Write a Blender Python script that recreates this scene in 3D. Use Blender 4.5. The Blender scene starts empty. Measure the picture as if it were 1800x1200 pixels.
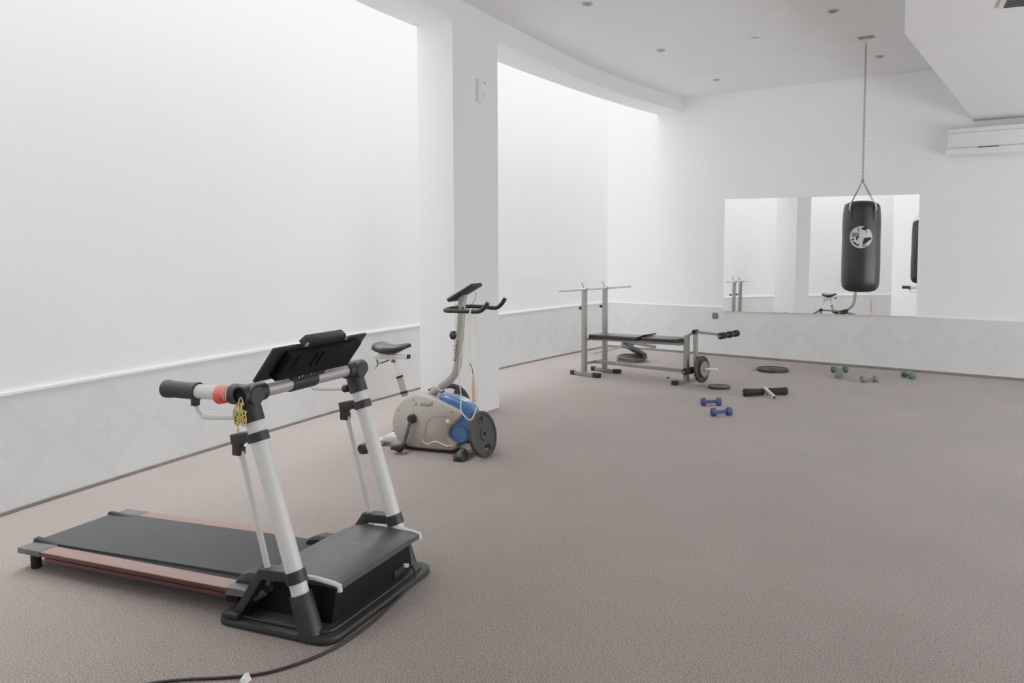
import bpy, bmesh, math, random
from mathutils import Vector, Matrix
random.seed(7)
PI = math.pi
SC = bpy.context.scene
COL = SC.collection
R = math.radians

# ------------------------------------------------------------------ materials
def new_mat(name):
    m = bpy.data.materials.new(name); m.use_nodes = True
    return m, m.node_tree.nodes, m.node_tree.links, m.node_tree.nodes['Principled BSDF']

def mat(name, col, rough=.5, metal=0., spec=.5, nscale=0, namt=.06, bump=0., coat=0.):
    """plain surface with a little procedural unevenness"""
    m, N, L, b = new_mat(name)
    b.inputs['Roughness'].default_value = rough
    b.inputs['Metallic'].default_value = metal
    b.inputs['Specular IOR Level'].default_value = spec
    b.inputs['Coat Weight'].default_value = coat
    tc = N.new('ShaderNodeTexCoord')
    nz = N.new('ShaderNodeTexNoise'); nz.inputs['Scale'].default_value = nscale or 25; nz.inputs['Detail'].default_value = 4
    L.new(tc.outputs['Object'], nz.inputs['Vector'])
    mx = N.new('ShaderNodeMix'); mx.data_type = 'RGBA'
    a = [max(0, c * (1 - namt)) for c in col]; d = [min(1, c * (1 + namt)) for c in col]
    mx.inputs[6].default_value = (*a, 1); mx.inputs[7].default_value = (*d, 1)
    L.new(nz.outputs['Fac'], mx.inputs[0]); L.new(mx.outputs[2], b.inputs['Base Color'])
    if bump:
        bp = N.new('ShaderNodeBump'); bp.inputs['Strength'].default_value = bump; bp.inputs['Distance'].default_value = .004
        L.new(nz.outputs['Fac'], bp.inputs['Height']); L.new(bp.outputs['Normal'], b.inputs['Normal'])
    return m

def emit(name, col, s):
    m = bpy.data.materials.new(name); m.use_nodes = True
    N, L = m.node_tree.nodes, m.node_tree.links
    N.remove(N['Principled BSDF'])
    e = N.new('ShaderNodeEmission'); e.inputs[0].default_value = (*col, 1); e.inputs[1].default_value = s
    L.new(e.outputs[0], N['Material Output'].inputs[0])
    return m

def carpet_mat():
    m, N, L, b = new_mat('carpet')
    b.inputs['Roughness'].default_value = 1; b.inputs['Specular IOR Level'].default_value = .1
    b.inputs['Sheen Weight'].default_value = .25
    tc = N.new('ShaderNodeTexCoord')
    n1 = N.new('ShaderNodeTexNoise'); n1.inputs['Scale'].default_value = 185; n1.inputs['Detail'].default_value = 2; n1.inputs['Roughness'].default_value = .6
    n2 = N.new('ShaderNodeTexNoise'); n2.inputs['Scale'].default_value = 45; n2.inputs['Detail'].default_value = 4
    n3 = N.new('ShaderNodeTexNoise'); n3.inputs['Scale'].default_value = 1.1; n3.inputs['Detail'].default_value = 3
    for n in (n1, n2, n3): L.new(tc.outputs['Object'], n.inputs['Vector'])
    r1 = N.new('ShaderNodeValToRGB'); r1.color_ramp.elements[0].position = .40; r1.color_ramp.elements[1].position = .60
    r1.color_ramp.elements[0].color = (.15, .121, .108, 1); r1.color_ramp.elements[1].color = (.41, .346, .314, 1)
    L.new(n1.outputs['Fac'], r1.inputs[0])
    r2 = N.new('ShaderNodeValToRGB'); r2.color_ramp.elements[0].position = .36; r2.color_ramp.elements[1].position = .64
    r2.color_ramp.elements[0].color = (.93, .97, .93, 1); r2.color_ramp.elements[1].color = (1.05, .98, 1.0, 1)
    L.new(n2.outputs['Fac'], r2.inputs[0])
    r3 = N.new('ShaderNodeValToRGB'); r3.color_ramp.elements[0].position = .35; r3.color_ramp.elements[1].position = .68
    r3.color_ramp.elements[0].color = (.92, .92, .91, 1); r3.color_ramp.elements[1].color = (1.04, 1.03, 1.03, 1)
    L.new(n3.outputs['Fac'], r3.inputs[0])
    a = N.new('ShaderNodeMix'); a.data_type = 'RGBA'; a.blend_type = 'MULTIPLY'; a.inputs[0].default_value = 1
    L.new(r1.outputs[0], a.inputs[6]); L.new(r2.outputs[0], a.inputs[7])
    c = N.new('ShaderNodeMix'); c.data_type = 'RGBA'; c.blend_type = 'MULTIPLY'; c.inputs[0].default_value = 1
    L.new(a.outputs[2], c.inputs[6]); L.new(r3.outputs[0], c.inputs[7])
    L.new(c.outputs[2], b.inputs['Base Color'])
    bp = N.new('ShaderNodeBump'); bp.inputs['Strength'].default_value = .5; bp.inputs['Distance'].default_value = .006
    L.new(n1.outputs['Fac'], bp.inputs['Height']); L.new(bp.outputs['Normal'], b.inputs['Normal'])
    return m

def wall_mat(name, col, bump=.12):
    m, N, L, b = new_mat(name)
    b.inputs['Roughness'].default_value = .85; b.inputs['Specular IOR Level'].default_value = .2
    tc = N.new('ShaderNodeTexCoord')
    n1 = N.new('ShaderNodeTexNoise'); n1.inputs['Scale'].default_value = 2.2; n1.inputs['Detail'].default_value = 5
    n2 = N.new('ShaderNodeTexNoise'); n2.inputs['Scale'].default_value = 120; n2.inputs['Detail'].default_value = 2
    for n in (n1, n2): L.new(tc.outputs['Object'], n.inputs['Vector'])
    r = N.new('ShaderNodeValToRGB')
    r.color_ramp.elements[0].color = (*[c * .975 for c in col], 1); r.color_ramp.elements[1].color = (*[min(1, c * 1.015) for c in col], 1)
    r.color_ramp.elements[0].position = .3; r.color_ramp.elements[1].position = .7
    L.new(n1.outputs['Fac'], r.inputs[0]); L.new(r.outputs[0], b.inputs['Base Color'])
    bp = N.new('ShaderNodeBump'); bp.inputs['Strength'].default_value = bump; bp.inputs['Distance'].default_value = .002
    L.new(n2.outputs['Fac'], bp.inputs['Height']); L.new(bp.outputs['Normal'], b.inputs['Normal'])
    return m

def wainscot_mat():
    """wallpaper of big diamonds filled with fine radiating strokes (u = metres along wall, v = height)"""
    m, N, L, b = new_mat('diamond_wallpaper')
    b.inputs['Roughness'].default_value = .7; b.inputs['Specular IOR Level'].default_value = .3
    uv = N.new('ShaderNodeUVMap'); sp = N.new('ShaderNodeSeparateXYZ'); L.new(uv.outputs[0], sp.inputs[0])
    def M(op, a, c=None, d=None):
        n = N.new('ShaderNodeMath'); n.operation = op
        for i, v in enumerate((a, c, d)):
            if v is None: continue
            if isinstance(v, (int, float)): n.inputs[i].default_value = v
            else: L.new(v, n.inputs[i])
        return n.outputs[0]
    U = M('SUBTRACT', M('FRACT', M('DIVIDE', sp.outputs[0], .645)), .5)
    V = M('DIVIDE', M('SUBTRACT', sp.outputs[1], .347), .64)
    au, av = M('ABSOLUTE', U), M('ABSOLUTE', V)
    d = M('ADD', au, av)
    inside = M('LESS_THAN', d, .485)
    ang = M('ARCTAN2', V, U)
    st = M('SINE', M('ADD', M('MULTIPLY', ang, 68.), M('MULTIPLY', M('SINE', M('MULTIPLY', ang, 7.)), 2.)))
    noise = N.new('ShaderNodeTexNoise'); noise.inputs['Scale'].default_value = 6; noise.inputs['Detail'].default_value = 4
    L.new(uv.outputs[0], noise.inputs['Vector'])
    nf = noise.outputs['Fac']
    stroke = M('GREATER_THAN', st, M('ADD', .0, M('MULTIPLY', M('SUBTRACT', nf, .5), 2.2)))
    fade = M('MINIMUM', M('MAXIMUM', M('MULTIPLY', M('SUBTRACT', d, .17), 4.5), 0.), 1.)
    rad = M('MULTIPLY', M('MULTIPLY', stroke, inside), fade)
    star = M('LESS_THAN', M('ADD', M('MULTIPLY', au, av), M('MULTIPLY', d, .02)), .0028)
    rad = M('MAXIMUM', rad, M('MULTIPLY', star, .7))
    f = M('ADD', M('MULTIPLY', rad, .85), M('MULTIPLY', inside, .14))
    mx = N.new('ShaderNodeMix'); mx.data_type = 'RGBA'
    mx.inputs[6].default_value = (.66, .66, .65, 1); mx.inputs[7].default_value = (.575, .575, .567, 1)
    L.new(M('MULTIPLY', f, M('ADD', .25, M('MULTIPLY', nf, .9))), mx.inputs[0]); L.new(mx.outputs[2], b.inputs['Base Color'])
    bp = N.new('ShaderNodeBump'); bp.inputs['Strength'].default_value = .25; bp.inputs['Distance'].default_value = .002; bp.invert = True
    L.new(f, bp.inputs['Height']); L.new(bp.outputs['Normal'], b.inputs['Normal'])
    return m

def board_mat(name, c1, c2, rough):
    m, N, L, b = new_mat(name)
    b.inputs['Roughness'].default_value = rough
    tc = N.new('ShaderNodeTexCoord'); mp = N.new('ShaderNodeMapping'); mp.inputs['Scale'].default_value = (3, 60, 60)
    nz = N.new('ShaderNodeTexNoise'); nz.inputs['Scale'].default_value = 1.5; nz.inputs['Detail'].default_value = 5
    L.new(tc.outputs['Object'], mp.inputs[0]); L.new(mp.outputs[0], nz.inputs['Vector'])
    mx = N.new('ShaderNodeMix'); mx.data_type = 'RGBA'; mx.inputs[6].default_value = (*c1, 1); mx.inputs[7].default_value = (*c2, 1)
    L.new(nz.outputs['Fac'], mx.inputs[0]); L.new(mx.outputs[2], b.inputs['Base Color'])
    return m

M_WALL = wall_mat('white_wall_paint', (.87, .875, .87))
M_CEIL = wall_mat('ceiling_paint', (.81, .815, .82), .25)
M_BEAM = wall_mat('column_paint', (.785, .783, .775))
M_CARPET = carpet_mat()
M_WAIN = wainscot_mat()
M_TRIM = mat('white_trim', (.93, .93, .925), .5)
M_EDGE_SHADE = mat('carpet_edge', (.20, .175, .16), .95, nscale=12, namt=.3)  # shade of the gap along the carpet, put into a strip's colour
M_BLACK = mat('black_plastic', (.015, .015, .0155), .5, nscale=30, namt=.25)
M_BLACKM = mat('matte_black', (.014, .014, .015), .75)
M_BORE = mat('tube_bore', (.004, .004, .004), .9)
M_ELBOW = mat('worn_black_plastic', (.024, .023, .023), .5, nscale=30, namt=.25)
M_HOOD = mat('dusty_black_plastic', (.06, .062, .062), .42, nscale=9, namt=.28)
M_HOODF = mat('black_hood_front', (.006, .0055, .005), .65, spec=.2, nscale=9, namt=.4)
M_FLANGE = mat('dusty_base', (.026, .028, .028), .5, nscale=16, namt=.35)
M_BELT = mat('running_belt', (.045, .045, .045), .75, nscale=60, namt=.2, bump=.1)
M_ALU = mat('silver_tube', (.70, .69, .67), .42, .55, nscale=8, namt=.05)
M_WHITE = mat('white_enamel', (.70, .695, .68), .35, nscale=8, namt=.03)
M_BARGREY = mat('grey_tube', (.44, .43, .42), .4, .5)
M_RAIL_SHEEN = board_mat('brown_rail', (.235, .128, .11), (.32, .185, .16), .4)  # rail top: brown lightened to carry the light reflected off the board
M_RAILD = board_mat('dark_red_rail', (.06, .018, .016), (.11, .032, .028), .4)
M_GREYP = mat('grey_plastic', (.105, .105, .103), .45, namt=.12)
M_GREYL = mat('light_grey_plastic', (.36, .355, .35), .45)
M_RED = mat('red_tape', (.80, .085, .06), .5)
M_REDL = mat('pale_red_tape', (.85, .20, .16), .5)
M_YEL = mat('yellow_cord', (.62, .50, .16), .7)
M_BEIGE = mat('beige_plastic', (.375, .345, .295), .38, nscale=4, namt=.05, coat=.2)
M_BEIGEL = mat('pale_beige', (.66, .64, .59), .35)
M_POST = mat('taupe_enamel', (.34, .315, .285), .38, .1)
M_BLUE = mat('blue_plastic', (.04, .13, .34), .25, coat=.6)
M_CHROME = mat('chrome', (.82, .82, .82), .18, 1.)
M_SILVER = mat('satin_silver', (.60, .59, .575), .4, .4)
M_IRON = mat('cast_iron', (.035, .034, .033), .55, nscale=40, namt=.2, bump=.1)
M_IRONG = mat('dusty_cast_iron', (.085, .08, .078), .6, nscale=30, namt=.2)
M_GREYPL = mat('grey_enamel_plate', (.20, .205, .20), .45)
M_HOLE = mat('plate_hole_trim', (.3, .3, .3), .5)
M_STEEL = mat('grey_steel', (.285, .275, .262), .42, .35)
M_PAD = mat('black_vinyl', (.018, .019, .019), .38, nscale=50, namt=.15)
M_FOAM = mat('black_foam', (.02, .019, .018), .9, nscale=80, namt=.3, bump=.2)
M_DBLUE = mat('blue_vinyl', (.05, .068, .19), .45)
M_DGREY = mat('grey_vinyl', (.19, .185, .18), .55)
M_DGREEN = mat('green_vinyl', (.06, .11, .098), .5)
M_BAG = mat('bag_vinyl', (.017, .016, .0165), .42, nscale=14, namt=.4, bump=.25)
M_BADGE = mat('emblem_white', (.55, .55, .54), .5)
M_BADGEG = mat('emblem_grey', (.16, .16, .155), .5)
M_CREAM = mat('cream_cord', (.72, .68, .58), .7)
M_WOOD = board_mat('handle_wood', (.58, .36, .24), (.66, .44, .31), .5)
M_SOCKET = mat('brown_socket', (.20, .185, .17), .45)
M_PVC = mat('white_pvc', (.80, .80, .79), .4)
M_ACW = mat('ac_white', (.78, .78, .77), .4)
M_DARK = mat('dark_slot', (.05, .05, .05), .7)
M_DOWNL = mat('downlight_ring', (.42, .42, .41), .35, .3)
M_LAMPOFF = mat('unlit_lamp', (.20, .20, .20), .3)
M_PAPER = mat('paper', (.85, .87, .84), .8)
M_LOGOR = mat('logo_red', (.42, .06, .07), .5)
M_LOGOK = mat('logo_dark', (.075, .065, .05), .5)
M_SKY = emit('daylight_pane', (.945, .972, 1.0), 24.5)
M_FILL = emit('window_daylight', (.96, .98, 1.), 11.5)  # glow of the added fill panes
def mirror_mat():
    m, N, L, b = new_mat('mirror_glass')
    b.inputs['Metallic'].default_value = 1; b.inputs['Roughness'].default_value = .006
    nz = N.new('ShaderNodeTexNoise'); nz.inputs['Scale'].default_value = 2
    r = N.new('ShaderNodeValToRGB'); r.color_ramp.elements[0].color = (.925, .94, .93, 1); r.color_ramp.elements[1].color = (.94, .95, .945, 1)
    L.new(nz.outputs['Fac'], r.inputs[0]); L.new(r.outputs[0], b.inputs['Base Color'])
    return m
M_MIRROR = mirror_mat()

# ------------------------------------------------------------------ mesh building
def frame_to(d):
    """rotation whose Z axis points along d"""
    return Vector(d).normalized().to_track_quat('Z', 'Y').to_matrix().to_4x4()

class MB:
    def __init__(s): s.b = bmesh.new(); s.mats = []; s.uv = None
    def _mi(s, m):
        if m is None: return 0
        if m not in s.mats: s.mats.append(m)
        return s.mats.index(m)
    def _merge(s, t, m, X=None):
        if X is not None: t.transform(X)
        i = s._mi(m)
        for f in t.faces: f.material_index = i
        me = bpy.data.meshes.new('t'); t.to_mesh(me); t.free(); s.b.from_mesh(me)
        bpy.data.meshes.remove(me)
        return s
    def box(s, c, size, m=None, rot=None, bev=0., seg=2):
        t = bmesh.new(); bmesh.ops.create_cube(t, size=1)
        t.transform(Matrix.Diagonal((*size, 1)))
        if bev: bmesh.ops.bevel(t, geom=t.edges[:], offset=bev, segments=seg, profile=.6, affect='EDGES')
        X = Matrix.Translation(c)
        if rot is not None: X = X @ rot
        return s._merge(t, m, X)
    def bar(s, a, b, w, h, m=None, bev=.003, up=(0, 0, 1)):
        """rectangular tube from a to b, w across and h along up"""
        a, b = Vector(a), Vector(b); d = (b - a); z = d.normalized(); u = Vector(up)
        if abs(u.dot(z)) > .99: u = Vector((0, 1, 0))
        x = u.cross(z).normalized(); y = z.cross(x)
        rot = Matrix((x, y, z)).transposed().to_4x4()
        return s.box((a + b) / 2, (w, h, d.length), m, rot, bev)
    def tube(s, pts, r, m=None, seg=16, caps=True, closed=False, smooth=0):
        pts = [Vector(p) for p in pts]
        if smooth: pts = catmull(pts, smooth, closed)
        n = len(pts); rad = r if isinstance(r, (list, tuple)) else [r] * n
        if len(rad) != n:
            rad = [rad[min(int(i / max(n - 1, 1) * (len(rad) - 1)), len(rad) - 2)] * (1 - (i / (n - 1) * (len(rad) - 1)) % 1) + rad[min(int(i / max(n - 1, 1) * (len(rad) - 1)) + 1, len(rad) - 1)] * ((i / (n - 1) * (len(rad) - 1)) % 1) if i < n - 1 else rad[-1] for i in range(n)]
        t = bmesh.new(); rings = []; prev = None
        for i, p in enumerate(pts):
            if closed: d = pts[(i + 1) % n] - pts[i - 1]
            else: d = pts[min(i + 1, n - 1)] - pts[max(i - 1, 0)]
            d.normalize()
            if prev is None:
                a = Vector((0, 0, 1)) if abs(d.z) < .9 else Vector((1, 0, 0)); x = a.cross(d).normalized()
            else:
                x = prev - d * prev.dot(d); x.normalize()
            prev = x; y = d.cross(x)
            rings.append([t.verts.new(p + (x * math.cos(2 * PI * k / seg) + y * math.sin(2 * PI * k / seg)) * rad[i]) for k in range(seg)])
        m_ = n if closed else n - 1
        for i in range(m_):
            A, B = rings[i], rings[(i + 1) % n]
            for k in range(seg): t.faces.new((A[k], A[(k + 1) % seg], B[(k + 1) % seg], B[k]))
        if caps and not closed:
            t.faces.new(rings[0][::-1]); t.faces.new(rings[-1])
        bmesh.ops.recalc_face_normals(t, faces=t.faces[:])
        return s._merge(t, m)
    def lathe(s, prof, o=(0, 0, 0), axis=(0, 0, 1), m=None, seg=32):
        """prof = [(r, h)...] spun about axis through o"""
        t = bmesh.new(); rings = []
        for r, h in prof:
            if r < 1e-6: rings.append([t.verts.new((0, 0, h))])
            else: rings.append([t.verts.new((r * math.cos(2 * PI * k / seg), r * math.sin(2 * PI * k / seg), h)) for k in range(seg)])
        for A, B in zip(rings, rings[1:]):
            for k in range(seg):
                k2 = (k + 1) % seg
                if len(A) == 1 and len(B) == 1: continue
                if len(A) == 1: t.faces.new((A[0], B[k2], B[k]))
                elif len(B) == 1: t.faces.new((A[k], A[k2], B[0]))
                else: t.faces.new((A[k], A[k2], B[k2], B[k]))
        for rg, fl in ((rings[0], True), (rings[-1], False)):
            if len(rg) > 1 and prof[0] != prof[-1]: t.faces.new(rg[::-1] if fl else rg)
        bmesh.ops.recalc_face_normals(t, faces=t.faces[:])
        return s._merge(t, m, Matrix.Translation(o) @ frame_to(axis))
    def cyl(s, a, b, r, m=None, seg=24, bev=.15, r2=None):
        a, b = Vector(a), Vector(b); L = (b - a).length; r2 = r if r2 is None else r2; e = min(r, r2, L) * bev
        return s.lathe([(0, 0), (r - e, 0), (r, e), (r2, L - e), (r2 - e, L), (0, L)], a, b - a, m, seg)
    def prism(s, poly, h0, h1, X=None, m=None, bev=0., seg=2):
        """2-D polygon (x, y) extruded from z=h0 to h1"""
        t = bmesh.new()
        vs = [t.verts.new((x, y, h0)) for x, y in poly]; f = t.faces.new(vs)
        r = bmesh.ops.extrude_face_region(t, geom=[f])
        top = [v for v in r['geom'] if isinstance(v, bmesh.types.BMVert)]
        bmesh.ops.translate(t, verts=top, vec=(0, 0, h1 - h0))
        bmesh.ops.recalc_face_normals(t, faces=t.faces[:])
        if bev:
            es = [e for e in t.edges if abs(e.verts[0].co.z - e.verts[1].co.z) < 1e-6]
            bmesh.ops.bevel(t, geom=es, offset=bev, segments=seg, profile=.6, affect='EDGES')
        return s._merge(t, m, X)
    def hull(s, verts, faces, m=None, bev=0.):
        t = bmesh.new(); vs = [t.verts.new(v) for v in verts]
        for f in faces: t.faces.new([vs[i] for i in f])
        bmesh.ops.recalc_face_normals(t, faces=t.faces[:])
        if bev: bmesh.ops.bevel(t, geom=t.edges[:], offset=bev, segments=2, profile=.6, affect='EDGES')
        return s._merge(t, m)
    def loft(s, secs, m=None, caps=True):
        t = bmesh.new(); rs = [[t.verts.new(p) for p in sec] for sec in secs]; n = len(rs[0])
        for A, B in zip(rs, rs[1:]):
            for k in range(n): t.faces.new((A[k], A[(k + 1) % n], B[(k + 1) % n], B[k]))
        if caps: t.faces.new(rs[0][::-1]); t.faces.new(rs[-1])
        bmesh.ops.recalc_face_normals(t, faces=t.faces[:])
        return s._merge(t, m)
    def quad(s, pts, m=None):
        t = bmesh.new(); t.faces.new([t.verts.new(p) for p in pts]); return s._merge(t, m)
    def build(s, name, m, parent=None, ang=35, label=None):
        me = bpy.data.meshes.new(name); s.b.to_mesh(me); s.b.free()
        for k in (s.mats or [m]): me.materials.append(k if k else m)
        for p in me.polygons: p.use_smooth = True
        me.set_sharp_from_angle(angle=R(ang))
        o = bpy.data.objects.new(name, me); COL.objects.link(o)
        if parent: o.parent = parent
        if label: o['label'] = label
        return o

def catmull(P, n, closed=False):
    out = []; N = len(P)
    for i in range(N if closed else N - 1):
        if closed: a, b, c, d = P[i - 1], P[i], P[(i + 1) % N], P[(i + 2) % N]
        else: a, b, c, d = P[max(i - 1, 0)], P[i], P[i + 1], P[min(i + 2, N - 1)]
        for k in range(n):
            t = k / n
            out.append(.5 * ((2 * b) + (c - a) * t + (2 * a - 5 * b + 4 * c - d) * t * t + (3 * b - a - 3 * c + d) * t ** 3))
    if not closed: out.append(P[-1])
    return out

def tag(o, label, cat, group=None):
    o['label'] = label; o['category'] = cat
    if group: o['group'] = group
    return o
def thing(name, label, cat, loc=(0, 0, 0), rz=0., group=None):
    o = bpy.data.objects.new(name, None); COL.objects.link(o)
    o.location = loc; o.rotation_euler = (0, 0, R(rz)); o.empty_display_size = .1
    return tag(o, label, cat, group)
def place(o, loc, rot=None):
    o.location = loc
    if rot is not None:
        o.rotation_mode = 'QUATERNION'; o.rotation_quaternion = rot.to_quaternion()
    return o
def dup(root, loc, rz, label, group=None):
    r = root.copy(); COL.objects.link(r); r.location = loc; r.rotation_euler = (0, 0, R(rz)); r['label'] = label
    if group: r['group'] = group
    for ch in list(root.children):
        c = ch.copy(); COL.objects.link(c); c.parent = r
        for g in list(ch.children):
            d = g.copy(); COL.objects.link(d); d.parent = c
    return r
def struct(name, mb, m, parent=None, ang=35):
    o = mb.build(name, m, parent, ang)
    if not parent: o['kind'] = 'structure'
    return o
def text_mesh(name, s, size, m, parent, X, shear=0., extrude=.0004, label=None):
    cu = bpy.data.curves.new('txt', 'FONT'); cu.body = s; cu.size = size; cu.extrude = extrude; cu.shear = shear
    cu.align_x = 'CENTER'; cu.align_y = 'CENTER'
    to = bpy.data.objects.new('txt', cu); COL.objects.link(to)
    dg = bpy.context.evaluated_depsgraph_get()
    me = bpy.data.meshes.new_from_object(to.evaluated_get(dg)); bpy.data.objects.remove(to); bpy.data.curves.remove(cu)
    me.transform(X); me.name = name; me.materials.clear(); me.materials.append(m)
    o = bpy.data.objects.new(name, me); COL.objects.link(o); o.parent = parent
    if label: o['label'] = label
    return o

# ------------------------------------------------------------------ camera
cam = bpy.data.cameras.new('camera'); co = bpy.data.objects.new('camera', cam); COL.objects.link(co)
yaw, pit, rol = .5878, .0627, .0014
f0 = Vector((-math.sin(yaw), math.cos(yaw), 0)); r0 = Vector((math.cos(yaw), math.sin(yaw), 0)); u0 = Vector((0, 0, 1))
fw = f0 * math.cos(pit) - u0 * math.sin(pit); up = u0 * math.cos(pit) + f0 * math.sin(pit)
rr = r0 * math.cos(rol) + up * math.sin(rol); uu = up * math.cos(rol) - r0 * math.sin(rol)
mw = Matrix((rr, uu, -fw)).transposed().to_4x4(); mw.translation = (0, 0, 1.5); co.matrix_world = mw
cam.sensor_width = 36; cam.lens = 1373.61 / 1800 * 36
cam.shift_x = (900 - 993.2) / 1800; cam.shift_y = (521.74 - 600) / 1800
cam.clip_start = .02; SC.camera = co

# ------------------------------------------------------------------ the room
YB, ZC, ZW, ZB, ZS, ZSKY = 10.209, 3.602, .675, 3.41, 2.98, 5.6
LW = [(-4.15, -.95), (-4.40, 0.), (-4.72, .95), (-5.0, 1.8), (-5.17, 2.46), (-5.29, 2.96), (-5.42, 3.53), (-5.62, 4.45), (-5.79, 5.45), (-5.92, 6.5), (-6.01, 7.56), (-6.04, 8.4), (-6.05, 9.3), (-6.03, YB)]
LW = [(v.x, v.y) for v in catmull([Vector((x, y, 0)) for x, y in LW], 5)]
BF = [(-2.95, -.4), (-3.55, 1.4), (-3.92, 2.7), (-4.17, 3.7), (-4.36, 4.53), (-4.48, 5.03), (-4.60, 5.77), (-4.77, 6.99), (-4.86, 7.75), (-4.885, 8.82), (-4.81, YB)]
BF = [(v.x, v.y) for v in catmull([Vector((x, y, 0)) for x, y in BF], 4)]
BK = [(-3.4, -.4), (-4.02, 1.4), (-4.4, 2.7), (-4.65, 3.7), (-4.80, 4.3), (-4.88, 4.8), (-4.97, 5.5), (-5.12, 6.45), (-5.19, 7.25), (-5.245, 8.35), (-5.25, 9.5), (-5.22, YB)]
BK = [(v.x, v.y) for v in catmull([Vector((x, y, 0)) for x, y in BK], 4)]
RX, RY = 3.6, -.95

b = MB(); b.quad([(-6.6, -2.2, 0), (RX + .1, -2.2, 0), (RX + .1, YB + .1, 0), (-6.6, YB + .1, 0)]); struct('floor', b, M_CARPET)

def strip_wall(pts, z0, z1, m, name, th=.15, side=1, uv=False):
    """vertical slab following a plan polyline; back offset by th to side"""
    me = bpy.data.meshes.new(name); vs = []; fs = []; n = len(pts)
    nor = []
    for i in range(n):
        a = Vector(pts[max(i - 1, 0)]); c = Vector(pts[min(i + 1, n - 1)]); d = (c - a).normalized(); nor.append(Vector((-d.y, d.x)) * side)
    for (x, y), q in zip(pts, nor):
        vs += [(x, y, z0), (x, y, z1), (x + q.x * th, y + q.y * th, z1), (x + q.x * th, y + q.y * th, z0)]
    for i in range(n - 1):
        A, B = i * 4, i * 4 + 4
        for k in range(4): fs.append((A + k, B + k, B + (k + 1) % 4, A + (k + 1) % 4))
    fs += [(3, 2, 1, 0), (n * 4 - 4, n * 4 - 3, n * 4 - 2, n * 4 - 1)]
    me.from_pydata(vs, [], fs)
    if uv:
        L = [0.]
        for i in range(1, n): L.append(L[-1] + (Vector(pts[i]) - Vector(pts[i - 1])).length)
        ul = me.uv_layers.new(name='UVMap')
        for p in me.polygons:
            for li in p.loop_indices:
                vi = me.loops[li].vertex_index; ul.data[li].uv = (L[vi // 4] + uv, vs[vi][2])
    bm_ = bmesh.new(); bm_.from_mesh(me); bmesh.ops.recalc_face_normals(bm_, faces=bm_.faces[:]); bm_.to_mesh(me); bm_.free()
    me.materials.append(m)
    for p in me.polygons: p.use_smooth = True
    me.set_sharp_from_angle(angle=R(35))
    o = bpy.data.objects.new(name, me); COL.objects.link(o); o['kind'] = 'structure'
    return o
def off(pts, d):
    out = []; n = len(pts)
    for i in range(n):
        a = Vector(pts[max(i - 1, 0)]); c = Vector(pts[min(i + 1, n - 1)]); t = (c - a).normalized(); out.append((pts[i][0] + t.y * d, pts[i][1] - t.x * d))
    return out

strip_wall(LW, 0, ZSKY, M_WALL, 'wall_left', .2, 1)
strip_wall([(-6.25, YB), (RX + .2, YB)], 0, ZSKY, M_WALL, 'wall_back', .2, 1)
strip_wall([(RX, YB), (RX, -2.2)], 0, ZC + .2, M_WALL, 'wall_right', .2, 1)
# wall behind the camera, with a doorway leaf set in it
strip_wall([(RX + .1, -1.75), (-2.2, -1.35), (-4.3, -.95)], 0, ZSKY, M_WALL, 'wall_rear', .2, 1)
# papered dado, white cap rail, dark strip painting the shade at the carpet edge
_L = 0.
for _a, _b in zip(LW, LW[1:]):
    if _b[1] > 1.8: break
    _L += math.hypot(_b[0] - _a[0], _b[1] - _a[1])
strip_wall(off(LW, .012), .0, ZW, M_WAIN, 'baseboard_left', .012, 1, uv=(.5 - ((_L + .702) / .645) % 1) * .645 + 6.45)
strip_wall(off(LW, .018), ZW - .004, ZW + .012, M_TRIM, 'trim_1', .018, 1)
strip_wall([(-6.02, YB - .012), (RX, YB - .012)], .0, ZW, M_WAIN, 'baseboard_back', .012, 1, uv=.3)
strip_wall([(-6.02, YB - .016), (RX, YB - .016)], ZW - .004, ZW + .008, M_TRIM, 'trim_2', .016, 1)
strip_wall(off(LW, .028), 0, .022, M_EDGE_SHADE, 'trim_3', .014, 1)
strip_wall([(-6.0, YB - .030), (RX, YB - .030)], 0, .032, M_EDGE_SHADE, 'trim_4', .018, 1)

# beam with the light shaft behind it
b = MB(); t = bmesh.new()
poly = BF + BK[::-1]
b.prism(poly, ZB, ZC + .02); struct('trim_5', b, M_BEAM)
strip_wall([(x + .06, y) for x, y in BK], ZC + .02, ZSKY, M_WALL, 'wall_inner', .06, -1)
# column
colp = [(-4.49, 5.03), (-4.55, 5.71), (-4.945, 5.69), (-4.88, 5.01)]
b = MB(); b.prism(colp, 0, ZB); struct('trim_8', b, M_BEAM)
# ceiling
cp = [(x - .1, y) for x, y in BF]
b = MB(); b.prism(cp + [(RX + .1, YB + .1), (RX + .1, -2.2), (-2.9, -2.2)], ZC, ZC + .1); struct('ceiling', b, M_CEIL)
# dropped soffit on the right
b = MB(); b.prism([(-1.14, YB - .03), (-1.10, 5.87), (-.86, 4.98), (-.2, 2.45), (.55, -.4), (.75, -1.4), (RX, -1.6), (RX, YB - .03)], ZS, ZC + .02); struct('trim_6', b, M_CEIL)
b = MB(); b.box((1.22, YB - .02, ZS - .008), (4.72, .03, .02)); struct('trim_7', b, M_GREYL)  # grey strip painting the shadow line where soffit meets wall
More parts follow.
